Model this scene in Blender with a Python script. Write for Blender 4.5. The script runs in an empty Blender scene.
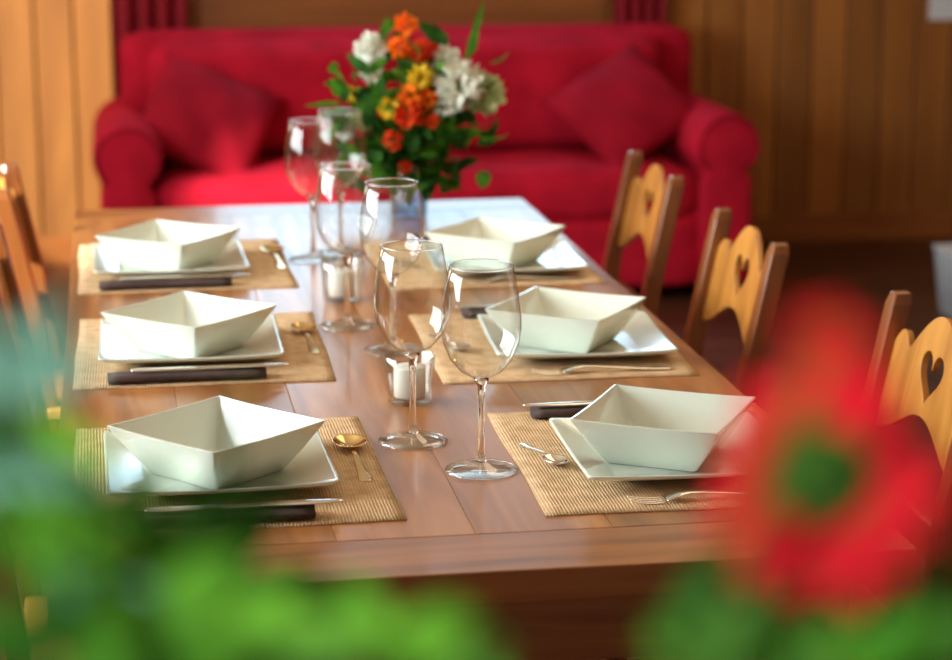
import bpy, bmesh, math, random
from mathutils import Vector, Matrix, Euler
random.seed(7)
S = bpy.context.scene
COL = S.collection

# ------------------------------------------------------------ materials
def new_mat(name):
    m = bpy.data.materials.new(name); m.use_nodes = True
    nt = m.node_tree
    return m, nt, nt.nodes["Principled BSDF"]

def plain(name, col, rough=0.5, metal=0.0, noise=0.0, nscale=30, bump=0.0, sheen=0.0, coat=0.0, spec=0.5):
    m, nt, b = new_mat(name)
    b.inputs["Roughness"].default_value = rough
    b.inputs["Metallic"].default_value = metal
    b.inputs["Specular IOR Level"].default_value = spec
    if sheen: b.inputs["Sheen Weight"].default_value = sheen
    if coat: b.inputs["Coat Weight"].default_value = coat; b.inputs["Coat Roughness"].default_value = 0.08
    tc = nt.nodes.new("ShaderNodeTexCoord")
    n = nt.nodes.new("ShaderNodeTexNoise"); n.inputs["Scale"].default_value = nscale; n.inputs["Detail"].default_value = 4
    nt.links.new(tc.outputs["Object"], n.inputs["Vector"])
    r = nt.nodes.new("ShaderNodeValToRGB")
    k0 = 1 - noise; k1 = 1 + noise
    r.color_ramp.elements[0].position = 0.3; r.color_ramp.elements[1].position = 0.7
    r.color_ramp.elements[0].color = (col[0]*k0, col[1]*k0, col[2]*k0, 1)
    r.color_ramp.elements[1].color = (min(1, col[0]*k1), min(1, col[1]*k1), min(1, col[2]*k1), 1)
    nt.links.new(n.outputs["Fac"], r.inputs["Fac"]); nt.links.new(r.outputs["Color"], b.inputs["Base Color"])
    if bump:
        bp = nt.nodes.new("ShaderNodeBump"); bp.inputs["Strength"].default_value = bump; bp.inputs["Distance"].default_value = 0.01
        nt.links.new(n.outputs["Fac"], bp.inputs["Height"]); nt.links.new(bp.outputs["Normal"], b.inputs["Normal"])
    return m

def wood(name, dark, light, axis=1, rough=0.35, plank=None, coat=0.0, scale=14, bump=0.05, var=0.35):
    m, nt, b = new_mat(name)
    b.inputs["Roughness"].default_value = rough
    if coat: b.inputs["Coat Weight"].default_value = coat; b.inputs["Coat Roughness"].default_value = 0.12
    L = nt.links
    tc = nt.nodes.new("ShaderNodeTexCoord")
    mp = nt.nodes.new("ShaderNodeMapping")
    sc = [1.0, 1.0, 1.0]; sc[axis] = 0.08
    mp.inputs["Scale"].default_value = sc
    L.new(tc.outputs["Object"], mp.inputs["Vector"])
    n = nt.nodes.new("ShaderNodeTexNoise"); n.inputs["Scale"].default_value = scale; n.inputs["Detail"].default_value = 7; n.inputs["Distortion"].default_value = 0.8
    r = nt.nodes.new("ShaderNodeValToRGB")
    r.color_ramp.elements[0].position = 0.3; r.color_ramp.elements[1].position = 0.72
    r.color_ramp.elements[0].color = (*dark, 1); r.color_ramp.elements[1].color = (*light, 1)
    L.new(n.outputs["Fac"], r.inputs["Fac"])
    col = r.outputs["Color"]
    if plank:
        pa, pw, off = plank
        sx = nt.nodes.new("ShaderNodeSeparateXYZ"); L.new(tc.outputs["Object"], sx.inputs[0])
        a = nt.nodes.new("ShaderNodeMath"); a.operation = 'SUBTRACT'; L.new(sx.outputs[pa], a.inputs[0]); a.inputs[1].default_value = off
        d = nt.nodes.new("ShaderNodeMath"); d.operation = 'DIVIDE'; L.new(a.outputs[0], d.inputs[0]); d.inputs[1].default_value = pw
        f = nt.nodes.new("ShaderNodeMath"); f.operation = 'FLOOR'; L.new(d.outputs[0], f.inputs[0])
        w = nt.nodes.new("ShaderNodeTexWhiteNoise"); w.noise_dimensions = '1D'; L.new(f.outputs[0], w.inputs["W"])
        av = nt.nodes.new("ShaderNodeVectorMath"); av.operation = 'ADD'
        L.new(mp.outputs[0], av.inputs[0]); L.new(w.outputs["Color"], av.inputs[1]); 
        L.new(av.outputs[0], n.inputs["Vector"])
        mr = nt.nodes.new("ShaderNodeMapRange"); L.new(w.outputs["Value"], mr.inputs[0]); mr.inputs[3].default_value = 1 - var; mr.inputs[4].default_value = 1 + var*0.5
        mx = nt.nodes.new("ShaderNodeVectorMath"); mx.operation = 'SCALE'; L.new(col, mx.inputs[0]); L.new(mr.outputs[0], mx.inputs["Scale"])
        col = mx.outputs[0]
    else:
        L.new(mp.outputs[0], n.inputs["Vector"])
    L.new(col, b.inputs["Base Color"])
    bp = nt.nodes.new("ShaderNodeBump"); bp.inputs["Strength"].default_value = bump; bp.inputs["Distance"].default_value = 0.004
    L.new(n.outputs["Fac"], bp.inputs["Height"]); L.new(bp.outputs["Normal"], b.inputs["Normal"])
    return m

def leaf_mat(name, c, c2, trans=0.35):
    m, nt, b = new_mat(name); L = nt.links
    tc = nt.nodes.new("ShaderNodeTexCoord"); n = nt.nodes.new("ShaderNodeTexNoise"); n.inputs["Scale"].default_value = 25
    L.new(tc.outputs["Object"], n.inputs["Vector"])
    r = nt.nodes.new("ShaderNodeValToRGB"); r.color_ramp.elements[0].position = .35; r.color_ramp.elements[1].position = .65
    r.color_ramp.elements[0].color = (*c, 1); r.color_ramp.elements[1].color = (*c2, 1)
    L.new(n.outputs["Fac"], r.inputs["Fac"]); L.new(r.outputs["Color"], b.inputs["Base Color"])
    b.inputs["Roughness"].default_value = 0.7; b.inputs["Specular IOR Level"].default_value = 0.12
    t = nt.nodes.new("ShaderNodeBsdfTranslucent"); L.new(r.outputs["Color"], t.inputs["Color"])
    mx = nt.nodes.new("ShaderNodeMixShader"); mx.inputs[0].default_value = trans
    L.new(b.outputs[0], mx.inputs[1]); L.new(t.outputs[0], mx.inputs[2])
    L.new(mx.outputs[0], nt.nodes["Material Output"].inputs["Surface"])
    return m

def glass_mat(name, col=(1, 1, 1), rough=0.0, ior=1.45):
    m, nt, b = new_mat(name)
    b.inputs["Base Color"].default_value = (*col, 1); b.inputs["Roughness"].default_value = rough
    b.inputs["IOR"].default_value = ior; b.inputs["Transmission Weight"].default_value = 1.0
    return m

def thin_glass(name, col=(.98, .99, .985), edge=(.62, .66, .65), refl_lo=.07, refl_hi=.85, ramp=(.2, .95)):
    # thin-walled glass: clear, reflects more and tints at grazing angles
    m, nt, b = new_mat(name); L = nt.links; nt.nodes.remove(b)
    lw = nt.nodes.new("ShaderNodeLayerWeight"); lw.inputs["Blend"].default_value = .35
    r = nt.nodes.new("ShaderNodeValToRGB"); r.color_ramp.elements[0].position = ramp[0]; r.color_ramp.elements[1].position = ramp[1]
    r.color_ramp.elements[0].color = (refl_lo,)*3+(1,); r.color_ramp.elements[1].color = (refl_hi,)*3+(1,)
    L.new(lw.outputs["Facing"], r.inputs["Fac"])
    r2 = nt.nodes.new("ShaderNodeValToRGB"); r2.color_ramp.elements[0].position = .6; r2.color_ramp.elements[1].position = 1
    r2.color_ramp.elements[0].color = (*col, 1); r2.color_ramp.elements[1].color = (*edge, 1)
    L.new(lw.outputs["Facing"], r2.inputs["Fac"])
    t = nt.nodes.new("ShaderNodeBsdfTransparent"); L.new(r2.outputs["Color"], t.inputs["Color"])
    g = nt.nodes.new("ShaderNodeBsdfGlossy"); g.inputs["Roughness"].default_value = .03
    mx = nt.nodes.new("ShaderNodeMixShader"); L.new(r.outputs["Color"], mx.inputs[0]); L.new(t.outputs[0], mx.inputs[1]); L.new(g.outputs[0], mx.inputs[2])
    L.new(mx.outputs[0], nt.nodes["Material Output"].inputs["Surface"])
    return m

def mat_woven(name, c1, c2):
    m, nt, b = new_mat(name); L = nt.links
    b.inputs["Roughness"].default_value = 0.9; b.inputs["Specular IOR Level"].default_value = 0.15
    tc = nt.nodes.new("ShaderNodeTexCoord")
    w = nt.nodes.new("ShaderNodeTexWave"); w.bands_direction = 'Y'; w.inputs["Scale"].default_value = 85; w.inputs["Distortion"].default_value = 2; w.inputs["Detail"].default_value = 3
    w2 = nt.nodes.new("ShaderNodeTexWave"); w2.bands_direction = 'X'; w2.inputs["Scale"].default_value = 85; w2.inputs["Distortion"].default_value = 2; w2.inputs["Detail"].default_value = 3
    n = nt.nodes.new("ShaderNodeTexNoise"); n.inputs["Scale"].default_value = 45; n.inputs["Detail"].default_value = 6
    for q in (w, w2, n): L.new(tc.outputs["Object"], q.inputs["Vector"])
    a = nt.nodes.new("ShaderNodeMath"); a.operation = 'ADD'; L.new(w.outputs["Fac"], a.inputs[0]); L.new(w2.outputs["Fac"], a.inputs[1])
    a2 = nt.nodes.new("ShaderNodeMath"); a2.operation = 'MULTIPLY_ADD'; L.new(a.outputs[0], a2.inputs[0]); a2.inputs[1].default_value = .22; L.new(n.outputs["Fac"], a2.inputs[2])
    r = nt.nodes.new("ShaderNodeValToRGB"); r.color_ramp.elements[0].position = .35; r.color_ramp.elements[1].position = 1.0
    r.color_ramp.elements[0].color = (*c1, 1); r.color_ramp.elements[1].color = (*c2, 1)
    L.new(a2.outputs[0], r.inputs["Fac"]); L.new(r.outputs["Color"], b.inputs["Base Color"])
    bp = nt.nodes.new("ShaderNodeBump"); bp.inputs["Strength"].default_value = .8; bp.inputs["Distance"].default_value = 0.001
    L.new(a.outputs[0], bp.inputs["Height"]); L.new(bp.outputs["Normal"], b.inputs["Normal"])
    return m

M_TABLE = wood("table_wood", (0.22, 0.075, 0.020), (0.52, 0.225, 0.070), axis=1, rough=0.32, plank=(0, 0.1467, -0.083), coat=0.22, scale=24, var=0.22, bump=.06)
M_TABLE_END = wood("table_end_wood", (0.17, 0.055, 0.014), (0.40, 0.155, 0.042), axis=0, rough=0.32, coat=0.2, scale=26)
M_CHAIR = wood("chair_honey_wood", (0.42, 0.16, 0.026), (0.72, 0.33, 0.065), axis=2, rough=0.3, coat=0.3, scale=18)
M_CHAIR_SHADE = wood("chair_shaded_wood", (0.14, 0.040, 0.010), (0.30, 0.10, 0.024), axis=2, rough=0.3, coat=0.3, scale=18)  # honey wood darkened: shade on posts and frame put into the colour
M_WALL = wood("wall_pine_boards", (0.30, 0.105, 0.016), (0.50, 0.20, 0.036), axis=2, rough=0.6, plank=(0, 0.13, 0.0), scale=10, var=0.3)
M_WALLS = wood("side_pine_boards", (0.30, 0.115, 0.028), (0.48, 0.20, 0.055), axis=2, rough=0.5, plank=(1, 0.13, 0.0), scale=10, var=0.3)
M_TRIM = wood("trim_wood", (0.22, 0.07, 0.016), (0.38, 0.13, 0.03), axis=0, rough=0.4)
M_FLOOR = wood("floor_wood", (0.06, 0.022, 0.010), (0.13, 0.048, 0.02), axis=0, rough=0.4, plank=(1, 0.12, 0.0), scale=10)
M_CEIL = plain("ceiling_plaster", (0.70, 0.56, 0.38), 0.9, noise=0.03)
M_SOFA = plain("red_upholstery", (0.47, 0.010, 0.032), 0.9, noise=0.2, nscale=9, bump=0.6, spec=0.08)
M_SOFA2 = plain("red_cushion_cloth", (0.33, 0.008, 0.024), 0.9, noise=0.2, nscale=9, bump=0.5, spec=0.08)
M_CURT = plain("red_curtain_cloth", (0.32, 0.006, 0.02), 0.85, noise=0.1)
M_PORC = plain("white_porcelain", (0.78, 0.85, 0.76), 0.12, noise=0.01, coat=0.6)
M_MAT = mat_woven("placemat_weave", (0.46, 0.29, 0.145), (0.86, 0.62, 0.38))
M_NAP = plain("brown_napkin", (0.060, 0.036, 0.032), 0.85, noise=0.25, nscale=60, bump=0.3)
M_STEEL = plain("steel", (0.82, 0.78, 0.72), 0.12, metal=1.0, noise=0.02)
M_STEEL_WARM = plain("warm_reflection_steel", (0.92, 0.66, 0.30), 0.14, metal=1.0, noise=0.02)  # steel tinted gold: warm reflections on the spoons put into the colour
M_GLASS = thin_glass("thin_clear_glass")
M_FOOT = thin_glass("foot_glass", edge=(.85, .88, .88), refl_lo=.10, refl_hi=.55, ramp=(.1, .9))
M_GLASSB = thin_glass("cup_glass", col=(.96, .97, .95), edge=(.5, .55, .5), refl_lo=.08, refl_hi=.6)
M_STEM = glass_mat("solid_clear_glass")
M_VASEG = thin_glass("blue_glass", col=(.70, .84, .95), edge=(.35, .5, .7), refl_lo=.15)
M_WAX = plain("candle_wax", (0.90, 0.90, 0.88), 0.5)
M_WICK = plain("wick", (0.03, 0.03, 0.03), 0.9)
M_LEAF = leaf_mat("leaf_green", (0.035, 0.16, 0.012), (0.11, 0.34, 0.03))
M_LEAF2 = leaf_mat("leaf_dark", (0.015, 0.07, 0.010), (0.05, 0.16, 0.02))
M_LEAF3 = leaf_mat("leaf_bluegreen", (0.10, 0.27, 0.23), (0.17, 0.38, 0.34))
M_RED = leaf_mat("petal_red", (0.32, 0.002, 0.010), (0.52, 0.004, 0.018), 0.3)
M_ORANGE = leaf_mat("petal_orange", (0.85, 0.13, 0.01), (0.95, 0.26, 0.02), 0.2)
M_ORED = leaf_mat("petal_orange_red", (0.7, 0.04, 0.01), (0.85, 0.1, 0.02), 0.2)
M_YEL = leaf_mat("petal_yellow", (0.8, 0.5, 0.02), (0.9, 0.68, 0.06), 0.2)
M_WHITE = leaf_mat("petal_white", (0.78, 0.82, 0.70), (0.9, 0.9, 0.85), 0.2)
M_PGREEN = leaf_mat("petal_pale_green", (0.45, 0.62, 0.3), (0.65, 0.75, 0.45), 0.2)
M_WHITEP = plain("white_paint", (0.70, 0.80, 0.88), 0.4)

# ------------------------------------------------------------ mesh helpers
def link(ob, parent=None, mat=None):
    COL.objects.link(ob)
    if mat is not None: ob.data.materials.append(mat)
    if parent is not None: ob.parent = parent
    return ob

def empty(name, loc=(0, 0, 0), rot=0.0):
    e = bpy.data.objects.new(name, None); e.location = loc; e.rotation_euler = (0, 0, rot)
    e.empty_display_size = 0.05; COL.objects.link(e); return e

def from_bm(name, bm, mat, parent=None, smooth=True):
    bmesh.ops.recalc_face_normals(bm, faces=bm.faces)
    me = bpy.data.meshes.new(name); bm.to_mesh(me); bm.free()
    if smooth:
        for p in me.polygons: p.use_smooth = True
    ob = bpy.data.objects.new(name, me)
    return link(ob, parent, mat)

def addbox(bm, x0, x1, y0, y1, z0, z1, bev=0.0, seg=2):
    r = bmesh.ops.create_cube(bm, size=1.0, matrix=Matrix.Translation(((x0+x1)/2, (y0+y1)/2, (z0+z1)/2)) @ Matrix.Diagonal((x1-x0, y1-y0, z1-z0, 1)))
    if bev > 0:
        vs = set(r["verts"]); es = [e for e in bm.edges if e.verts[0] in vs]
        bmesh.ops.bevel(bm, geom=es, offset=bev, segments=seg, affect='EDGES', profile=0.5)

def box(name, x0, x1, y0, y1, z0, z1, mat, parent=None, bev=0.0, seg=2):
    bm = bmesh.new(); addbox(bm, x0, x1, y0, y1, z0, z1, bev, seg)
    return from_bm(name, bm, mat, parent, smooth=(bev > 0 and seg > 2))

def lathe(name, prof, mat, parent=None, seg=48, closed=False):
    bm = bmesh.new(); rings = []
    for r, z in prof:
        if r < 1e-6: rings.append([bm.verts.new((0, 0, z))])
        else: rings.append([bm.verts.new((r*math.cos(2*math.pi*i/seg), r*math.sin(2*math.pi*i/seg), z)) for i in range(seg)])
    for a, b in zip(rings[:-1], rings[1:]):
        for i in range(seg):
            j = (i+1) % seg
            if len(a) == 1 and len(b) == 1: continue
            if len(a) == 1: bm.faces.new((a[0], b[i], b[j]))
            elif len(b) == 1: bm.faces.new((a[i], a[j], b[0]))
            else: bm.faces.new((a[i], a[j], b[j], b[i]))
    return from_bm(name, bm, mat, parent)

def sq_ring(h, r, k=5):
    pts = []
    r = min(r, h*0.98)
    for q, (sx, sy) in enumerate(((1, 1), (-1, 1), (-1, -1), (1, -1))):
        for i in range(k+1):
            a = math.pi/2*q + math.pi/2*i/k
            pts.append((sx*(h-r) + r*math.cos(a), sy*(h-r) + r*math.sin(a)))
    return pts

def sq_lathe(name, prof, mat, parent=None, lift=0.0, flat=False):
    bm = bmesh.new(); rings = []
    for h, cr, z, lw in prof:
        if h == 0: rings.append([bm.verts.new((0, 0, z))]); continue
        ring = []
        pts = sq_ring(h, cr)
        full = []
        n = len(pts)
        for i in range(n):
            p = pts[i]; q = pts[(i+1) % n]; full.append(p)
            if math.hypot(p[0]-q[0], p[1]-q[1]) > h*0.8:
                for t in (0.2, .4, .6, .8): full.append((p[0]+(q[0]-p[0])*t, p[1]+(q[1]-p[1])*t))
        for x, y in full:
            cf = (min(abs(x), abs(y))/h)**2
            ring.append(bm.verts.new((x, y, z + lift*lw*cf)))
        rings.append(ring)
    for a, b in zip(rings[:-1], rings[1:]):
        m = max(len(a), len(b))
        for i in range(m):
            j = (i+1) % m
            if len(a) == 1: bm.faces.new((a[0], b[i], b[j]))
            elif len(b) == 1: bm.faces.new((a[i], a[j], b[0]))
            else: bm.faces.new((a[i], a[j], b[j], b[i]))
    ob = from_bm(name, bm, mat, parent)
    if flat:
        ob.data.set_sharp_from_angle(angle=math.radians(24))
    return ob

def tube(name, pts, rad, mat, parent=None):
    cu = bpy.data.curves.new(name, 'CURVE'); cu.dimensions = '3D'; cu.bevel_depth = rad; cu.bevel_resolution = 3; cu.use_fill_caps = True
    sp = cu.splines.new('BEZIER'); sp.bezier_points.add(len(pts)-1)
    for b, p in zip(sp.bezier_points, pts):
        b.co = p; b.handle_left_type = b.handle_right_type = 'AUTO'
    ob = bpy.data.objects.new(name, cu); COL.objects.link(ob)
    dg = bpy.context.evaluated_depsgraph_get()
    me = bpy.data.meshes.new_from_object(ob.evaluated_get(dg)); bpy.data.objects.remove(ob)
    for p in me.polygons: p.use_smooth = True
    o = bpy.data.objects.new(name, me); return link(o, parent, mat)

def add_leaf(bm, base, tip, width, up=(0, 0, 1), droop=0.0, cup=0.15, n=8, shape=0.75):
    base = Vector(base); tip = Vector(tip); ax = tip-base; L = ax.length; ax.normalize()
    side = ax.cross(Vector(up))
    if side.length < 1e-3: side = ax.cross(Vector((1, 0, 0)))
    side.normalize(); nrm = side.cross(ax)
    rows = []
    for i in range(n+1):
        t = i/n
        w = width*0.5*(math.sin(math.pi*min(1, t**shape))**0.8 if 0 < t < 1 else 0.03)
        c = base + ax*L*t + nrm*(droop*L*4*t*(1-t))
        row = []
        for s in (-1, -.5, 0, .5, 1):
            row.append(bm.verts.new(c + side*w*s + nrm*cup*w*abs(s)))
        rows.append(row)
    for a, b in zip(rows[:-1], rows[1:]):
        for j in range(4): bm.faces.new((a[j], a[j+1], b[j+1], b[j]))

def rvec():
    while True:
        v = Vector((random.uniform(-1, 1), random.uniform(-1, 1), random.uniform(-1, 1)))
        if .1 < v.length < 1: return v.normalized()

# ------------------------------------------------------------ room
YB = 7.6; XL = -1.6; XR = 3.6; ZC = 2.55; YF = -1.2
box("floor", XL-.1, XR+.1, YF, YB+.1, -0.1, 0, M_FLOOR)
box("ceiling", XL-.1, XR+.1, YF, YB+.1, ZC, ZC+.1, M_CEIL)
WX0, WX1, WZ0, WZ1 = 0.26, 1.69, 1.12, 2.12
bm = bmesh.new()
x = XL
while x < XR - 1e-6:
    k = math.floor(x/0.13 + 1e-6); x1 = min((k+1)*0.13, XR)
    g = 0.003
    if x1 > WX0 and x < WX1:
        addbox(bm, x+g, x1-g, YB, YB+.03, 0, WZ0, 0.004, 1); addbox(bm, x+g, x1-g, YB, YB+.03, WZ1, ZC, 0.004, 1)
    else: addbox(bm, x+g, x1-g, YB, YB+.03, 0, ZC, 0.004, 1)
    x = x1
addbox(bm, XL-.1, WX0-.02, YB+.03, YB+.1, 0, ZC); addbox(bm, WX1+.02, XR+.1, YB+.03, YB+.1, 0, ZC)
addbox(bm, WX0-.02, WX1+.02, YB+.03, YB+.1, 0, WZ0); addbox(bm, WX0-.02, WX1+.02, YB+.03, YB+.1, WZ1, ZC)
from_bm("wall_back", bm, M_WALL, None, False)

def side_wall(name, X0, X1, holes):
    bm = bmesh.new(); ys = sorted(holes)
    y = YF
    for (a, b, z0, z1) in ys:
        addbox(bm, X0, X1, y, a, 0, ZC); addbox(bm, X0, X1, a, b, 0, z0); addbox(bm, X0, X1, a, b, z1, ZC); y = b
    addbox(bm, X0, X1, y, YB, 0, ZC)
    from_bm(name, bm, M_WALLS, None, False)
side_wall("wall_left", XL-.1, XL, [(1.6, 4.4, 0.95, 2.15), (5.35, 7.1, 0.95, 2.3)])
side_wall("wall_right", XR, XR+.1, [])
box("baseboard_back", XL, XR, YB-.02, YB, 0, 0.10, M_TRIM, None, .004)
box("baseboard_left", XL, XL+.02, YF, YB-.02, 0, 0.10, M_TRIM, None, .004)
box("baseboard_right", XR-.02, XR, YF, YB-.02, 0, 0.10, M_TRIM, None, .004)

def window_frame(name, axis, a0, a1, z0, z1, pos, sgn):
    e = empty(name)
    def b(n, u0, u1, w0, w1, d0, d1, mat=M_TRIM):
        p, q = sorted((pos+sgn*d0, pos+sgn*d1))
        if axis == 'x': box(n, u0, u1, p, q, w0, w1, mat, e, .003)
        else: box(n, p, q, u0, u1, w0, w1, mat, e, .003)
    t = .07
    b("frame_bottom", a0-.02, a1+.02, z0, z0+t, -.05, 0.0); b("frame_top", a0-.02, a1+.02, z1-t, z1, -.05, 0.0)
    b("frame_side_1", a0, a0+t, z0+t, z1-t, -.05, 0.0); b("frame_side_2", a1-t, a1, z0+t, z1-t, -.05, 0.0)
    m = (a0+a1)/2; b("mullion", m-.025, m+.025, z0+t, z1-t, -.045, -.005)
    b("sill", a0-.06, a1+.06, z0-.03, z0, .0, .07)
window_frame("window_1", 'x', WX0, WX1, WZ0, WZ1, YB, -1)
window_frame("window_2", 'y', 1.6, 4.4, .95, 2.15, XL, 1)
window_frame("added_sun_window", 'y', 5.35, 7.1, .95, 2.3, XL, 1)  # unseen window, added to let sun reach the back wall
box("trim_1", WX0-.02, WX1+.02, YB-.015, YB, 0.80, 1.06, M_TRIM, None, .004)

def curtain(x0, x1):
    bm = bmesh.new(); n = 40; prev = None
    for i in range(n+1):
        t = i/n; xx = x0+(x1-x0)*t; yy = YB-.11+.025*math.sin(t*math.pi*2*4)
        a = bm.verts.new((xx, yy, 0.15)); b = bm.verts.new((xx, yy, 2.26))
        if prev: bm.faces.new((prev[0], a, b, prev[1]))
        prev = (a, b)
    o = from_bm("window_curtain", bm, M_CURT)
    s = o.modifiers.new("s", 'SOLIDIFY'); s.thickness = .004
curtain(.0, .25); curtain(1.71, 1.90)
tube("curtain_rod", [(-.2, YB-.11, 2.28), (.9, YB-.11, 2.28), (2.1, YB-.11, 2.28)], .012, M_TRIM)

# ------------------------------------------------------------ dining table
TX0, TX1, TY0, TY1, TZ = -0.083, 0.797, 2.05, 4.28, 0.75
e = empty("dining_table")
bm = bmesh.new(); W = (TX1-TX0)/6
for i in range(6):
    addbox(bm, TX0+i*W+.0001, TX0+(i+1)*W-.0001, TY0+.12, TY1-.12, TZ-.035, TZ, .0008, 1)
from_bm("top_planks", bm, M_TABLE, e, False)
bm = bmesh.new()
addbox(bm, TX0, TX1, TY0, TY0+.1198, TZ-.035, TZ, .002, 2); addbox(bm, TX0, TX1, TY1-.1198, TY1, TZ-.035, TZ, .002, 2)
from_bm("breadboard_ends", bm, M_TABLE_END, e, False)
bm = bmesh.new()
addbox(bm, TX0+.05, TX1-.05, TY0+.06, TY0+.085, TZ-.125, TZ-.035, .003); addbox(bm, TX0+.05, TX1-.05, TY1-.085, TY1-.06, TZ-.125, TZ-.035, .003)
addbox(bm, TX0+.05, TX0+.075, TY0+.085, TY1-.085, TZ-.125, TZ-.035, .003); addbox(bm, TX1-.075, TX1-.05, TY0+.085, TY1-.085, TZ-.125, TZ-.035, .003)
from_bm("apron", bm, M_TABLE_END, e, False)
bm = bmesh.new(); cx = (TX0+TX1)/2
for yy in (2.42, 3.82):
    addbox(bm, cx-.05, cx+.05, yy-.05, yy+.05, .06, TZ-.075, .008)
    addbox(bm, cx-.12, cx+.12, yy-.045, yy+.045, 0, .06, .012)
    addbox(bm, cx-.30, cx+.30, yy-.035, yy+.035, TZ-.075, TZ-.035, .006)
addbox(bm, cx-.02, cx+.02, 2.47, 3.77, .16, .26, .006)
from_bm("trestle_base", bm, M_TABLE_END, e, False)

# ------------------------------------------------------------ chairs
def fill_curve(name, outlines, depth, mat, parent, matrix, bev=.002):
    cu = bpy.data.curves.new(name, 'CURVE'); cu.dimensions = '2D'; cu.fill_mode = 'BOTH'; cu.extrude = depth/2-bev; cu.bevel_depth = bev
    for pts in outlines:
        sp = cu.splines.new('POLY'); sp.points.add(len(pts)-1); sp.use_cyclic_u = True
        for p, c in zip(sp.points, pts): p.co = (c[0], c[1], 0, 1)
    ob = bpy.data.objects.new(name, cu); COL.objects.link(ob)
    dg = bpy.context.evaluated_depsgraph_get()
    me = bpy.data.meshes.new_from_object(ob.evaluated_get(dg)); bpy.data.objects.remove(ob)
    me.transform(matrix)
    o = bpy.data.objects.new(name, me); return link(o, parent, mat)

def heart(cy, sx, sy, n=28):
    pts = []
    for i in range(n):
        t = 2*math.pi*i/n
        pts.append((sx*math.sin(t)**3, cy + sy*(13*math.cos(t)-5*math.cos(2*t)-2*math.cos(3*t)-math.cos(4*t))/15))
    return pts

HW = .145
def board_outline():
    top = []
    for i in range(61):
        s = -HW + 2*HW*i/60; q = abs(s)/HW
        z = .050
        if q < .62: z += .064*(0.5+0.5*math.cos(math.pi*q/.62))**.5
        else: z += .022*math.sin(math.pi*min(1, (q-.62)/.38))
        top.append((s, z))
    bot = []
    for i in range(41):
        s = HW - 2*HW*i/40; q = abs(s)/HW
        bot.append((s, -0.045 + 0.025*math.cos(math.pi*q)))
    return top+bot

def chair(loc, rot):
    e = empty("dining_chair", loc, rot)
    def post(name, y):
        bm = bmesh.new()
        path = [(0.195, 0), (0.165, .22), (.160, .44), (.185, .64), (.226, .835)]
        w = .017; d = .015
        rings = []
        for i, (xx, zz) in enumerate(path):
            ww = w if i < 4 else w*.9
            rings.append([bm.verts.new((xx+sx*d, y+sy*ww, zz)) for sx, sy in ((-1, -1), (1, -1), (1, 1), (-1, 1))])
        xx, zz = path[-1]
        rings.append([bm.verts.new((xx+.003+sx*d*.8, y+sy*w*.6, zz+.016)) for sx, sy in ((-1, -1), (1, -1), (1, 1), (-1, 1))])
        for a, b in zip(rings[:-1], rings[1:]):
            for i in range(4): bm.faces.new((a[i], a[(i+1) % 4], b[(i+1) % 4], b[i]))
        bm.faces.new(rings[0]); bm.faces.new(rings[-1])
        o = from_bm(name, bm, M_CHAIR_SHADE, e, False)
        bv = o.modifiers.new("b", 'BEVEL'); bv.width = .004; bv.segments = 3
        return o
    post("back_post_1", -.16); post("back_post_2", .16)
    ang = math.atan2(.226-.185, .195)
    Mx = Matrix(((0, 0, 1, 0), (1, 0, 0, 0), (0, 1, 0, 0), (0, 0, 0, 1)))
    lean = Matrix.Translation((.211, 0, .735)) @ Matrix.Rotation(ang, 4, 'Y')
    fill_curve("head_board", [board_outline(), heart(.036, .040, .038)], .010, M_CHAIR, e, lean @ Mx, .001)
    rail = Matrix.Translation((.183, 0, .58)) @ Matrix.Rotation(ang, 4, 'Y')
    fill_curve("lower_rail", [[(-.145, -.02), (.145, -.02), (.145, .02), (-.145, .02)]], .018, M_CHAIR_SHADE, e, rail @ Mx)
    box("seat", -.20, .17, -.19, .19, .43, .455, M_CHAIR, e, .008, 3)
    bm = bmesh.new()
    addbox(bm, -.17, .15, -.17, -.15, .37, .43); addbox(bm, -.17, .15, .15, .17, .37, .43); addbox(bm, -.17, -.15, -.15, .15, .37, .43)
    from_bm("seat_rails", bm, M_CHAIR_SHADE, e, False)
    for i, yy in enumerate((-.155, .155)): box("front_leg_%d" % (i+1), -.185, -.15, yy-.018, yy+.018, 0, .43, M_CHAIR_SHADE, e, .004)
    for i, yy in enumerate((-.155, .155)): box("stretcher_%d" % (i+1), -.15, .16, yy-.01, yy+.01, .16, .19, M_CHAIR_SHADE, e, .003)
    return e
for yy, xx in ((2.665, .828), (3.36, .770), (4.035, .78)): chair((xx, yy, 0), 0)
for yy in (2.75, 3.43, 4.08): chair((.025, yy, 0), math.pi)

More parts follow.
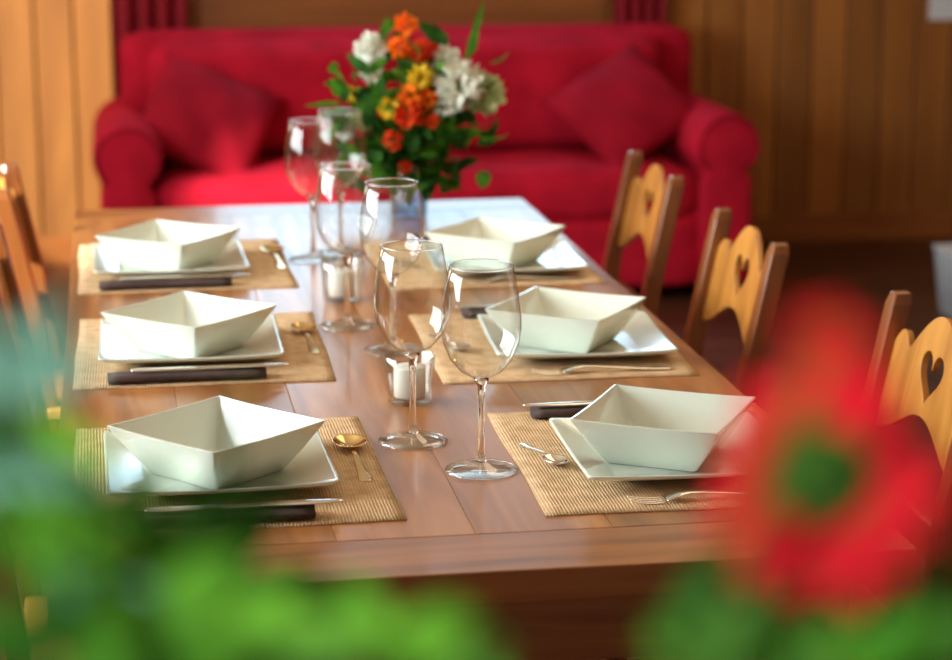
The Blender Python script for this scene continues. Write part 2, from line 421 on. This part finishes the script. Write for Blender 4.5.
# ------------------------------------------------------------ placemats + place settings
MT = .003
def placemat(cx, cy, sx=.35, sy=.43, rot=0):
    bm = bmesh.new(); nx, ny = 24, 30; g = []
    for i in range(nx+1):
        row = []
        for j in range(ny+1):
            u = i/nx-.5; v = j/ny-.5
            row.append(bm.verts.new((u*sx*(1+.006*math.sin(v*9+cy*5)), v*sy*(1+.005*math.sin(u*8+cy*3)), 0)))
        g.append(row)
    for i in range(nx):
        for j in range(ny): bm.faces.new((g[i][j], g[i+1][j], g[i+1][j+1], g[i][j+1]))
    bxy = {(round(v.co.x, 6), round(v.co.y, 6)) for v in bm.verts if v.is_boundary}
    r = bmesh.ops.extrude_face_region(bm, geom=list(bm.faces))
    for v in r["geom"]:
        if isinstance(v, bmesh.types.BMVert):
            edge = (round(v.co.x, 6), round(v.co.y, 6)) in bxy
            hem = abs(v.co.y) > sy/2-.025
            v.co.z += MT*(.5 if edge else (1.0 if not hem else .85))
    o = from_bm("placemat", bm, M_MAT, None, True); o.location = (cx, cy, TZ); o.rotation_euler = (0, 0, rot)
    return o

def square_plate(cx, cy, rot):
    o = sq_lathe("square_plate", [(0, 0, 0, 0), (.075, .01, 0, 0), (.08, .01, .002, 0), (.118, .010, .013, .5), (.126, .008, .017, 1), (.126, .007, .0195, 1), (.122, .008, .019, 1),
                  (.088, .012, .008, 0), (.082, .012, .006, 0), (0, 0, .006, 0)], M_PORC, None, lift=.003)
    o.location = (cx, cy, TZ+MT); o.rotation_euler = (0, 0, rot)
def square_bowl(cx, cy, rot, s=1.0):
    o = sq_lathe("square_bowl", [(0, 0, 0, 0), (.052, .004, 0, 0), (.0545, .004, .002, 0), (.070, .0035, .026, 0), (.0870, .003, .054, 1), (.0876, .003, .0560, 1), (.0848, .003, .0562, 1),
                 (.068, .004, .029, 0), (.053, .008, .008, 0), (.049, .008, .006, 0), (0, 0, .006, 0)], M_PORC, None, lift=.0015, flat=True)
    o.location = (cx, cy, TZ+MT+.0062); o.rotation_euler = (0, 0, rot); o.scale = (s, s, 1)

def strip(bm, pts):
    rows = []
    for y, hw, z in pts: rows.append([bm.verts.new((s*hw, y, z + (.0006 if abs(s) < .1 else 0))) for s in (-1, 0, 1)])
    for a, b in zip(rows[:-1], rows[1:]):
        for j in range(2): bm.faces.new((a[j], a[j+1], b[j+1], b[j]))

def cut_finish(name, bm, loc, rot, th=.0016, mat=None):
    bmesh.ops.recalc_face_normals(bm, faces=bm.faces)
    up = sum(f.normal.z for f in bm.faces)
    me = bpy.data.meshes.new(name); bm.to_mesh(me); bm.free()
    if up < 0: me.flip_normals()
    for p in me.polygons: p.use_smooth = True
    o = bpy.data.objects.new(name, me); link(o, None, mat or M_STEEL)
    s = o.modifiers.new("s", 'SOLIDIFY'); s.thickness = th; s.offset = 1
    ss = o.modifiers.new("ss", 'SUBSURF'); ss.levels = 1; ss.render_levels = 1
    o.location = loc; o.rotation_euler = (0, 0, rot); return o

def spoon(x, y, z, rot, s=1.0, mat=None):
    bm = bmesh.new()
    strip(bm, [(-.075*s, .004*s, .0006), (-.07*s, .0085*s, .0006), (-.055*s, .0075*s, .001), (-.02*s, .0036*s, .004), (.015*s, .003*s, .007), (.03*s, .0035*s, .006)])
    n, m = 16, 6; c = (0, .052*s); ry = .028*s; rx = .0195*s; dp = .0075*s
    ctr = bm.verts.new((0, c[1], .0008)); prev = None
    for k in range(1, m+1):
        q = k/m
        ring = [bm.verts.new((rx*q*math.sin(2*math.pi*i/n), c[1]-ry*q*math.cos(2*math.pi*i/n), .0008+dp*q*q)) for i in range(n)]
        for i in range(n):
            j = (i+1) % n
            if prev is None: bm.faces.new((ctr, ring[i], ring[j]))
            else: bm.faces.new((prev[i], ring[i], ring[j], prev[j]))
        prev = ring
    return cut_finish("dessert_spoon", bm, (x, y, z+.0004), rot, .0014, mat)

def fork(x, y, z, rot):
    bm = bmesh.new()
    strip(bm, [(-.095, .005, .0006), (-.09, .009, .0006), (-.06, .0075, .001), (0, .0035, .006), (.03, .0035, .008), (.042, .009, .006), (.052, .0125, .003), (.058, .0125, .002)])
    for k in (-1.5, -.5, .5, 1.5):
        rows = []
        for yy, hw, zz in ((.057, .0022, .0021), (.07, .002, .001), (.085, .0018, .002), (.098, .0008, .005)):
            rows.append([bm.verts.new((k*.0065+s*hw, yy, zz)) for s in (-1, 1)])
        for a, b in zip(rows[:-1], rows[1:]): bm.faces.new((a[0], a[1], b[1], b[0]))
    return cut_finish("dinner_fork", bm, (x, y, z+.0004), rot)

def knife(x, y, z, rot):
    bm = bmesh.new()
    strip(bm, [(-.105, .005, .0008), (-.10, .008, .0008), (-.06, .0085, .001), (-.01, .006, .001), (.0, .0075, .001), (.05, .0095, .001), (.09, .008, .001), (.108, .002, .001)])
    return cut_finish("dinner_knife", bm, (x, y, z), rot, .0025)

def napkin(x, y, rot=0):
    bm = bmesh.new(); rings = []
    for i in range(15):
        t = i/14; xx = -.105+.21*t; k = 1+.05*math.sin(t*9)+(-.12 if i in (0, 14) else 0)
        ring = []
        for j in range(20):
            a = 2*math.pi*j/20
            cy = .017*k*math.copysign(abs(math.cos(a))**.85, math.cos(a)); cz = .0060*(1+math.copysign(abs(math.sin(a))**.85, math.sin(a))*(k if math.sin(a) > 0 else 1))
            if math.sin(a) > .5: cz += .0010*math.sin(3*a+t*3)
            ring.append(bm.verts.new((xx, cy, max(0, cz))))
        rings.append(ring)
    for a, b in zip(rings[:-1], rings[1:]):
        for j in range(20): bm.faces.new((a[j], a[(j+1) % 20], b[(j+1) % 20], b[j]))
    for rg, s in ((rings[0], -1), (rings[-1], 1)):
        prev = rg
        for q, dx in ((.8, -.004), (.6, .0), (.35, -.004)):
            nr = [bm.verts.new((rg[0].co.x+s*dx, v.co.y*q, .006+(v.co.z-.006)*q)) for v in rg]
            for j in range(20): bm.faces.new((prev[j], prev[(j+1) % 20], nr[(j+1) % 20], nr[j]))
            prev = nr
        bm.faces.new(prev)
    o = from_bm("rolled_napkin", bm, M_NAP); o.location = (x, y, TZ+MT+.0001); o.rotation_euler = (0, 0, rot)
    return TZ+MT+.0136

LEFT = [(.114, 2.440, .100, 2.403), (.108, 3.065, .092, 3.02), (.105, 3.685, .08, 3.635)]
RIGHT = [(.620, 2.428, .615, 2.395), (.597, 3.015, .62, 2.98), (.60, 3.635, .622, 3.58)]
rots = [math.radians(a) for a in (-49, -43, -36, -30, -35, -40)]
for i, (mx, my, bx, by) in enumerate(LEFT):
    placemat(mx, my, rot=math.radians((0.5, -.8, .4)[i]))
    square_plate(bx, by+.022, math.radians((1, -1, 1)[i])); square_bowl(bx, by+.010, rots[i])
    zt = napkin(bx-.01, my-.190); knife(bx+.02, my-.190, zt, math.radians(-90))
    fork(bx-.0, my+.190, TZ+MT, math.radians(-90))
    spoon(.262, my+.01, TZ+MT, math.radians(2), 1.1, M_STEEL_WARM)
for i, (mx, my, bx, by) in enumerate(RIGHT):
    placemat(mx, my, rot=math.radians((-.8, -1.5, .6)[i]))
    square_plate(bx+.012, by+.0, math.radians((-1, -3, -2)[i])); square_bowl(bx, by, rots[3+i])
    zt = napkin(bx-.01, my+.182); knife(bx-.02, my+.182, zt, math.radians(90))
    fork(bx+.02, my-.186, TZ+MT, math.radians(90)); 
    spoon(mx-.142, my+.01, TZ+MT, math.radians(194), .78 if i == 0 else .85)

# ------------------------------------------------------------ wine glasses, votives
def wine_glass(x, y, s=1.0):
    e = empty("wine_glass", (x, y, TZ))
    lathe("foot", [(0, .0006), (.0412, .0006), (.0418, .0016), (.030, .0032), (.014, .0065), (.0068, .011)], M_FOOT, e, 56)
    lathe("stem", [(0, .0100), (.0070, .0108), (.0052, .015), (.0042, .024), (.0036, .05), (.0036, .085), (.0045, .100), (.009, .1072), (.0085, .1085), (0, .1090)], M_STEM, e, 32)
    lathe("bowl", [(a, b*s) for a, b in [(.0, .1095), (.010, .110), (.024, .118),
          (.036, .132), (.0435, .150), (.046, .168), (.0455, .185), (.0425, .207), (.039, .226), (.0365, .240), (.0355, .2402)]], M_GLASS, e, 64)
    def ring(nm, rr, zz, tr):
        bm = bmesh.new(); n, m = 64, 8
        R_ = [[bm.verts.new(((rr+tr*math.cos(2*math.pi*j/m))*math.cos(2*math.pi*i/n), (rr+tr*math.cos(2*math.pi*j/m))*math.sin(2*math.pi*i/n), zz+tr*math.sin(2*math.pi*j/m))) for j in range(m)] for i in range(n)]
        for i in range(n):
            for j in range(m): bm.faces.new((R_[i][j], R_[(i+1) % n][j], R_[(i+1) % n][(j+1) % m], R_[i][(j+1) % m]))
        from_bm(nm, bm, M_STEM, e)
    ring("lip", .0363, .2402*s, .0008); ring("foot_edge", .0413, .0014, .0009)
for g in ((.401, 2.402, 1.0), (.340, 2.536, 1.0), (.376, 3.012, 1.0), (.329, 3.177, 1.0), (.326, 3.70, 1.0), (.380, 3.76, 1.03)): wine_glass(*g)

def votive(x, y):
    e = empty("votive_candle", (x, y, TZ))
    lathe("glass_cup", [(0, .0006), (.026, .0006), (.028, .002), (.0335, .062), (.0325, .063), (.0315, .062), (.0262, .010), (.024, .008), (0, .008)], M_GLASSB, e, 48)
    lathe("wax", [(0, .0082), (.0195, .0082), (.0205, .010), (.0205, .046), (.0195, .048), (.006, .0465), (0, .046)], M_WAX, e, 32)
    lathe("wick", [(0, .045), (.001, .045), (.001, .056), (0, .056)], M_WICK, e, 8)
votive(.361, 2.721); votive(.340, 3.362)

# ------------------------------------------------------------ bouquet on table
def bloom(name, c, r, mat, parent, n=60, pw=.55):
    bm = bmesh.new(); c = Vector(c)
    for i in range(n):
        z = 1-2*(i+.5)/n; a = i*2.39996; q = math.sqrt(1-z*z)
        d = Vector((q*math.cos(a), q*math.sin(a), z)) + rvec()*.15; d.normalize()
        s = d.cross(rvec()).normalized()
        add_leaf(bm, c+d*r*.35, c+d*r*random.uniform(.9, 1.08)+s*r*.2, r*pw, up=s, cup=.4, n=4)
    from_bm(name, bm, mat, parent)
VX, VY = .545, 4.10
e = empty("flower_bouquet", (VX, VY, TZ))
lathe("vase", [(0, .0006), (.030, .0006), (.034, .004), (.036, .05), (.034, .085), (.040, .115), (.038, .116), (.0315, .085), (.033, .05), (.031, .008), (0, .007)], M_VASEG, e, 40)
def P(u, v, dy=0): return (.664+.00188*(u-476)-VX, dy, (215-v)*.00184)
blooms = [((460, 76), 29, M_WHITE, -.05), ((488, 88), 24, M_PGREEN, -.02), ((450, 56), 18, M_WHITE, .0), ((376, 42), 19, M_WHITE, 0), ((349, 122), 16, M_WHITE, 0.02), ((374, 64), 13, M_WHITE, -.02), ((446, 98), 14, M_WHITE, -.05),
          ((411, 18), 14, M_ORANGE, 0), ((402, 38), 13, M_ORANGE, -.03), ((421, 68), 15, M_YEL, -.05), ((409, 86), 14, M_ORANGE, -.06), ((408, 104), 17, M_ORED, -.06), ((428, 90), 13, M_ORANGE, -.05), ((424, 42), 13, M_ORED, -.02),
          ((393, 130), 12, M_ORED, -.06), ((389, 98), 13, M_YEL, -.05), ((436, 46), 12, M_ORED, 0), ((440, 68), 12, M_ORANGE, .0), ((366, 112), 12, M_PGREEN, -.02), ((404, 158), 8, M_ORED, -.06), ((418, 52), 12, M_ORANGE, .0), ((354, 86), 9, M_YEL, 0), ((432, 112), 9, M_ORED, -.06)]
for i, ((u, v), r, m, dy) in enumerate(blooms):
    p = P(u, v, dy); bloom("bloom_%d" % (i+1), p, r*.00185, m, e, 60 if r > 14 else 34)
    tube("stem_%d" % (i+1), [(0, 0, .02), (p[0]*.3, p[1]*.3, .12), (p[0], p[1], p[2]-.01)], .0018, M_LEAF, e)
bmA = bmesh.new(); bmB = bmesh.new()
for i in range(340):
    u = random.gauss(414, 40); v = random.gauss(120, 40)
    v = max(25, min(180, v)); u = max(338, min(502, u))
    if v > 140: u = 414+(u-414)*.85
    c = Vector(P(u, v, random.uniform(-.06, .08)))
    d = rvec(); d.z = abs(d.z)*.5; d += Vector((c.x*4, 0, .1)); d.normalize()
    L = random.uniform(.04, .078)
    add_leaf(bmA if i % 2 else bmB, c-d*L/2, c+d*L/2, L*.42, up=rvec(), droop=.1, n=5)
for i in range(60):
    a = random.uniform(0, 6.28); c = Vector((.03*math.cos(a), .03*math.sin(a), .11))
    add_leaf(bmB, c, c+Vector((.06*math.cos(a), .06*math.sin(a), random.uniform(-.01, .06))), .022, n=5)
for (u0, v0, u1, v1, w) in ((470, 60, 490, -8, .014), (478, 50, 484, 8, .012), (350, 100, 318, 112, .014), (345, 95, 308, 98, .010), (385, 40, 392, 8, .012), (345, 90, 335, 70, .02)):
    add_leaf(bmA, P(u0, v0), P(u1, v1), w, up=(0, -1, .2), n=6)
from_bm("leaves_light", bmA, M_LEAF, e); from_bm("leaves_dark", bmB, M_LEAF2, e)

# ------------------------------------------------------------ sofa
e = empty("sofa", (0, 0, 0))
SX0, SX1, SY0, SY1 = -.07, 1.995, 6.66, 7.44
def puff(name, x0, x1, y0, y1, z0, z1, mat, bev, crown=0.0, cax=2):
    bm = bmesh.new(); bmesh.ops.create_cube(bm, size=1)
    bmesh.ops.subdivide_edges(bm, edges=bm.edges, cuts=23, use_grid_fill=True)
    for v in bm.verts:
        p = v.co*2; h = [p.x, p.y, p.z]
        k = [0, 1, 2]; k.remove(cax)
        f = (1-h[k[0]]**4)*(1-h[k[1]]**4)
        s = [(x1-x0)/2, (y1-y0)/2, (z1-z0)/2]
        q = [h[i]*s[i] for i in range(3)]
        inner = [max(-s[i]+bev, min(s[i]-bev, q[i])) for i in range(3)]
        d = Vector(q)-Vector(inner)
        if d.length > bev: d = d.normalized()*bev
        q = list(Vector(inner)+d)
        if abs(h[cax]) > .95 and crown:
            q[cax] += math.copysign(crown*f*(1+.35*math.sin(q[0]*17+q[2]*9)), h[cax])
        v.co = (q[0]+(x0+x1)/2, q[1]+(y0+y1)/2, q[2]+(z0+z1)/2)
    return from_bm(name, bm, mat, e)
puff("base", SX0+.05, SX1-.05, SY0+.03, SY1-.02, .05, .30, M_SOFA, .03)
puff("front_skirt", SX0+.18, SX1-.18, SY0, SY0+.06, .05, .27, M_SOFA, .025)
puff("seat_cushion", SX0+.18, SX1-.18, SY0-.01, SY1-.28, .265, .425, M_SOFA, .06, .012)
mid = .96
puff("back_frame", SX0+.09, SX1-.05, SY1-.20, SY1, .25, .825, M_SOFA, .07, .0)
puff("back_cushion_1", SX0+.18, mid-.003, SY1-.32, SY1-.14, .42, .80, M_SOFA, .07, .03, 1)
puff("back_cushion_2", mid+.003, SX1-.18, SY1-.32, SY1-.14, .42, .80, M_SOFA, .07, .03, 1)
def arm(name, cx):
    bm = bmesh.new(); rings = []
    ys = [SY0-.03, SY0-.025, SY0-.01, SY0+.03] + [SY0+.03+(SY1-SY0-.1)*i/6 for i in range(1, 7)] + [SY1-.03, SY1-.01]
    ins = [.035, .012, .002, 0] + [0]*6 + [.003, .02]
    R = .105
    for yy, k in zip(ys, ins):
        pts = []
        for i in range(33):
            a = -math.radians(52) + math.radians(284)*i/32
            pts.append(((R-k)*math.cos(a), .50+(R-k)*math.sin(a)))
        w = .085-k*.6
        pts += [(-w, .38), (-w, .24), (-w, .055+k), (-w*.5, .05+k), (0, .05+k), (w*.5, .05+k), (w, .055+k), (w, .24), (w, .38)]
        rings.append([bm.verts.new((cx+px, yy, pz)) for px, pz in pts])
    for a, b in zip(rings[:-1], rings[1:]):
        m = len(a)
        for i in range(m): bm.faces.new((a[i], a[(i+1) % m], b[(i+1) % m], b[i]))
    bm.faces.new(rings[0]); bm.faces.new(rings[-1])
    from_bm(name, bm, M_SOFA, e)
    pts = [(cx+(R-.012)*math.cos(math.radians(-50+280*i/24)), SY0-.027, .50+(R-.012)*math.sin(math.radians(-50+280*i/24))) for i in range(25)]
    tube(name+"_piping", pts, .006, M_SOFA2, e)
arm("arm_1", SX0+.10); arm("arm_2", SX1-.10)
for i, (a, b) in enumerate(((SX0+.12, SY0+.06), (SX1-.12, SY0+.06), (SX0+.12, SY1-.08), (SX1-.12, SY1-.08))):
    box("foot_%d" % (i+1), a-.025, a+.025, b-.025, b+.025, 0, .055, M_TRIM, e, .004)

def pillow(loc, size, ang, tilt, yaw=0):
    bm = bmesh.new(); n = 24; T = .075
    top = {}; bot = {}
    for i in range(n+1):
        for j in range(n+1):
            u = 2*i/n-1; v = 2*j/n-1
            f = max(0, (1-abs(u)**2.6)*(1-abs(v)**2.6))**.55
            px = u*(1-.06*(1-v*v)*abs(u)); pz = v*(1-.06*(1-u*u)*abs(v))
            wr = .006*math.sin(u*7+v*4)*f
            top[i, j] = bm.verts.new((px*size/2, -T*f-wr, pz*size/2))
            if i in (0, n) or j in (0, n): bot[i, j] = top[i, j]
            else: bot[i, j] = bm.verts.new((px*size/2, T*f, pz*size/2))
    for i in range(n):
        for j in range(n):
            bm.faces.new((top[i, j], top[i+1, j], top[i+1, j+1], top[i, j+1]))
            bm.faces.new((bot[i, j], bot[i, j+1], bot[i+1, j+1], bot[i+1, j]))
    o = from_bm("throw_pillow", bm, M_SOFA2)
    o.matrix_world = Matrix.Translation(loc) @ Matrix.Rotation(yaw, 4, 'Z') @ Matrix.Rotation(tilt, 4, 'X') @ Matrix.Rotation(ang, 4, 'Y')
pillow((.285, 6.95, .575), .40, math.radians(32), math.radians(-45), math.radians(14))
pillow((1.63, 6.95, .585), .39, math.radians(-40), math.radians(-45), math.radians(-12))

# ------------------------------------------------------------ foreground sideboard, vase, flowers
e = empty("console_table")
box("top", -.35, .60, .40, .82, .86, .89, M_TABLE_END, e, .005)
for i, (a, b) in enumerate(((-.33, .42), (.54, .42), (-.33, .76), (.54, .76))): box("leg_%d" % (i+1), a, a+.04, b, b+.04, 0, .86, M_TABLE_END, e, .004)
bm = bmesh.new(); addbox(bm, -.29, .54, .43, .45, .78, .86); addbox(bm, -.29, .54, .77, .79, .78, .86); from_bm("apron", bm, M_TABLE_END, e, False)
box("shelf", -.31, .56, .46, .78, .25, .27, M_TABLE_END, e, .003)

VB = Vector((.10, .58, .89))
e = empty("garden_flower_arrangement", VB)
lathe("vase", [(0, .0006), (.045, .0006), (.05, .004), (.062, .07), (.055, .14), (.042, .19), (.048, .21), (.045, .211), (.038, .19), (.05, .14), (.057, .07), (.045, .01), (0, .008)], M_VASEG, e, 40)
def W(u, v, d=.65):
    # world positions of the arrangement (metres), converted to arrangement-local
    x_ = d*(.1582+.9867*(u-476)/2200+.036*(330-v)/2200); y_ = d*(.9621-.1623*(u-476)/2200+.2191*(330-v)/2200); z_ = 1.47+d*(-.2221+.975*(330-v)/2200)
    return Vector((x_, y_, z_))-VB
mouth = Vector((0, 0, .20))
def stem(name, p, r=.0022):
    m = mouth*.6+p*.4; m.z = max(m.z, .24)
    tube(name, [(0, 0, .03), tuple(mouth+Vector((p.x*.1, p.y*.1, 0))), tuple(m), tuple(p)], r, M_LEAF2, e)
def daisy(name, c, n, R, rc, petal, cen, npet=15, pw=.42):
    n = Vector(n).normalized(); t = n.cross(Vector((0, 0, 1))).normalized(); b = n.cross(t)
    bm = bmesh.new()
    for ring, (k, lift, cnt) in enumerate(((1.0, .0, npet), (.8, .25, npet))):
        for i in range(cnt):
            a = 2*math.pi*(i+.5*ring)/cnt + random.uniform(-.06, .06)
            d = t*math.cos(a)+b*math.sin(a)
            add_leaf(bm, c+d*rc*.6, c+d*R*k*random.uniform(.85, 1.1)+n*lift*R*.6, R*pw, up=n, droop=.06, n=6, shape=1.3)
    from_bm(name+"_petals", bm, petal, e)
    bm = bmesh.new()
    for i in range(90):
        q = math.sqrt((i+.5)/90); a = i*2.39996
        p = c+(t*math.cos(a)+b*math.sin(a))*rc*q+n*(rc*.35*(1-q*q)+.001)
        bmesh.ops.create_icosphere(bm, subdivisions=1, radius=rc*.13, matrix=Matrix.Translation(p))
    from_bm(name+"_centre", bm, cen, e)
c1 = W(822, 478, .54); daisy("red_flower", c1, (-.25, -.9, .35), .0315, .0130, M_RED, M_LEAF2, 14, .34); stem("red_flower_stem", c1+Vector((.003, .006, -.004)), .003)
c2 = W(830, 345, .47); daisy("red_bud", c2, (.1, -.6, .8), .012, .003, M_RED, M_LEAF2, 6, .3); stem("red_bud_stem", c2+Vector((0, .002, -.002)))
LT = [(40, 590, .58, 0), (90, 560, .60, 0), (150, 610, .57, 0), (60, 640, .57, 0), (215, 625, .58, 0), (200, 575, .62, 1), (265, 640, .58, 0), (120, 640, .57, 1), 
      (-8, 470, .58, 2), (-10, 390, .56, 2), (10, 350, .58, 2), (5, 540, .56, 0), (50, 480, .66, 1), (20, 420, .58, 0), (25, 505, .60, 0), (320, 655, .58, 1), (380, 668, .57, 0), (160, 650, .55, 0), (230, 600, .60, 0), (80, 600, .58, 2), 
      (20, 640, .57, 1), (180, 660, .57, 0), (280, 665, .57, 1), (15, 440, .62, 1),(110, 510, .68, 0), (300, 600, .66, 1), (250, 560, .68, 1), (175, 535, .68, 1), (110, 590, .6, 1), (440, 675, .58, 1),
      (690, 650, .58, 1), (740, 655, .58, 0), (800, 650, .58, 1), (860, 650, .58, 1), (920, 640, .60, 1), (900, 665, .58, 0), (945, 645, .56, 1), (940, 600, .64, 1), (770, 668, .56, 1), (830, 665, .56, 0), (665, 620, .64, 1), (880, 610, .62, 1)]
bms = [bmesh.new(), bmesh.new(), bmesh.new()]
for i, (u, v, d, k) in enumerate(LT):
    p = W(u, v, d)
    stem("foliage_stem_%d" % (i+1), p-Vector((0, 0, .006)), .0012)
    for q in range(4):
        a = random.uniform(0, 6.28); dr = Vector((math.cos(a), math.sin(a)*.5, random.uniform(-.4, .5))).normalized()
        L = random.uniform(.022, .032)
        add_leaf(bms[k], p, p+dr*L, L*.40, up=Vector((random.uniform(-.4, .4), -1, random.uniform(.1, .8))), droop=.12, n=6)
add_leaf(bms[1], W(120, 600, .66), W(300, 470, .72), .011, up=(0, -1, .3), droop=.15, n=10)
add_leaf(bms[1], W(200, 600, .66), W(240, 380, .74), .006, up=(0, -1, .3), droop=.2, n=10)
add_leaf(bms[0], W(60, 600, .64), W(115, 430, .72), .010, up=(0, -1, .3), droop=-.15, n=10)
for b_, m_, n_ in zip(bms, (M_LEAF, M_LEAF2, M_LEAF3), ("foliage_light", "foliage_dark", "foliage_blue")): from_bm(n_, b_, m_, e)
bm = bmesh.new()
for i in range(90):
    a = random.uniform(0, 6.28); r = random.uniform(.0, .1); c = Vector((r*math.cos(a), r*.6*math.sin(a), random.uniform(.21, .29)))
    add_leaf(bm, c, c+Vector((math.cos(a)*.04, math.sin(a)*.03, random.uniform(-.01, .03))), .02, n=5)
from_bm("foliage_base", bm, M_LEAF2, e)

# small things at the right side of the room
box("wall_notice", 2.90, 3.20, YB-.006, YB, .80, 1.2, M_WHITEP, None, .001)
o = sq_lathe("storage_basket", [(0, 0, 0, 0), (.11, .02, 0, 0), (.13, .02, .20, 0), (.136, .02, .205, 0), (.124, .02, .205, 0), (.105, .02, .01, 0), (0, 0, .01, 0)], M_WHITEP)
o.location = (2.63, 6.30, 0)

# ------------------------------------------------------------ lights
def area(name, loc, rot, sx, sy, power, col):
    l = bpy.data.lights.new(name, 'AREA'); l.shape = 'RECTANGLE'; l.size = sx; l.size_y = sy; l.energy = power; l.color = col
    o = bpy.data.objects.new(name, l); o.location = loc; o.rotation_euler = rot; COL.objects.link(o); return o
area("window_light_back", ((WX0+WX1)/2, YB+.09, (WZ0+WZ1)/2), (math.radians(-90), 0, 0), WX1-WX0-.02, WZ1-WZ0-.02, 22, (.52, .80, 1.0))
area("window_light_left", (XL-.08, 3.2, 1.55), (0, math.radians(-90), 0), 1.18, 2.4, 140, (.92, .98, 1.0))
area("added_light_left_far", (XL-.08, 6.22, 1.62), (0, math.radians(-90), 0), 1.3, 1.7, 30, (1.0, .93, .80))  # warm light added at the unseen far opening
area("ceiling_fill_light", (1.5, 3.8, ZC-.02), (0, 0, 0), 1.2, 2.4, 18, (1.0, .74, .48))  # added overhead fill, no lamp fixture hangs here
sl = bpy.data.lights.new("sun", 'SUN'); sl.energy = 8.0; sl.angle = math.radians(2); sl.color = (1, .92, .75)
so = bpy.data.objects.new("sun", sl); so.location = (-5, 2, 5); COL.objects.link(so)
so.rotation_euler = Vector((.57, .73, -.42)).to_track_quat('-Z', 'Y').to_euler()
w = bpy.data.worlds.new("World"); S.world = w; w.use_nodes = True
nt = w.node_tree; bg = nt.nodes["Background"]; sky = nt.nodes.new("ShaderNodeTexSky"); sky.sky_type = 'HOSEK_WILKIE'; sky.turbidity = 3; sky.sun_direction = Vector((-.6, -.7, .42)).normalized()
mixn = nt.nodes.new("ShaderNodeMix"); mixn.data_type = 'RGBA'; mixn.inputs[0].default_value = .6; mixn.inputs[7].default_value = (.9, .86, .76, 1)
nt.links.new(sky.outputs[0], mixn.inputs[6]); nt.links.new(mixn.outputs[2], bg.inputs[0]); bg.inputs[1].default_value = .33

# ------------------------------------------------------------ camera
f = 2200.0; p = math.atan(501/f); psi = math.atan(371/f*math.cos(p))
F = Vector((math.sin(psi)*math.cos(p), math.cos(psi)*math.cos(p), -math.sin(p)))
R = Vector((math.cos(psi), -math.sin(psi), 0)); U = R.cross(F)
cam = bpy.data.cameras.new("camera"); co = bpy.data.objects.new("camera", cam); COL.objects.link(co)
co.matrix_world = Matrix(((R.x, U.x, -F.x, 0), (R.y, U.y, -F.y, 0), (R.z, U.z, -F.z, 1.47), (0, 0, 0, 1)))
cam.sensor_width = 36; cam.lens = f/952*36; cam.clip_start = .02
cam.dof.use_dof = True; cam.dof.focus_distance = 2.56; cam.dof.aperture_fstop = 4.2
S.camera = co
S.view_settings.view_transform = 'Standard'
S.view_settings.look = 'None'
S.view_settings.exposure = 0
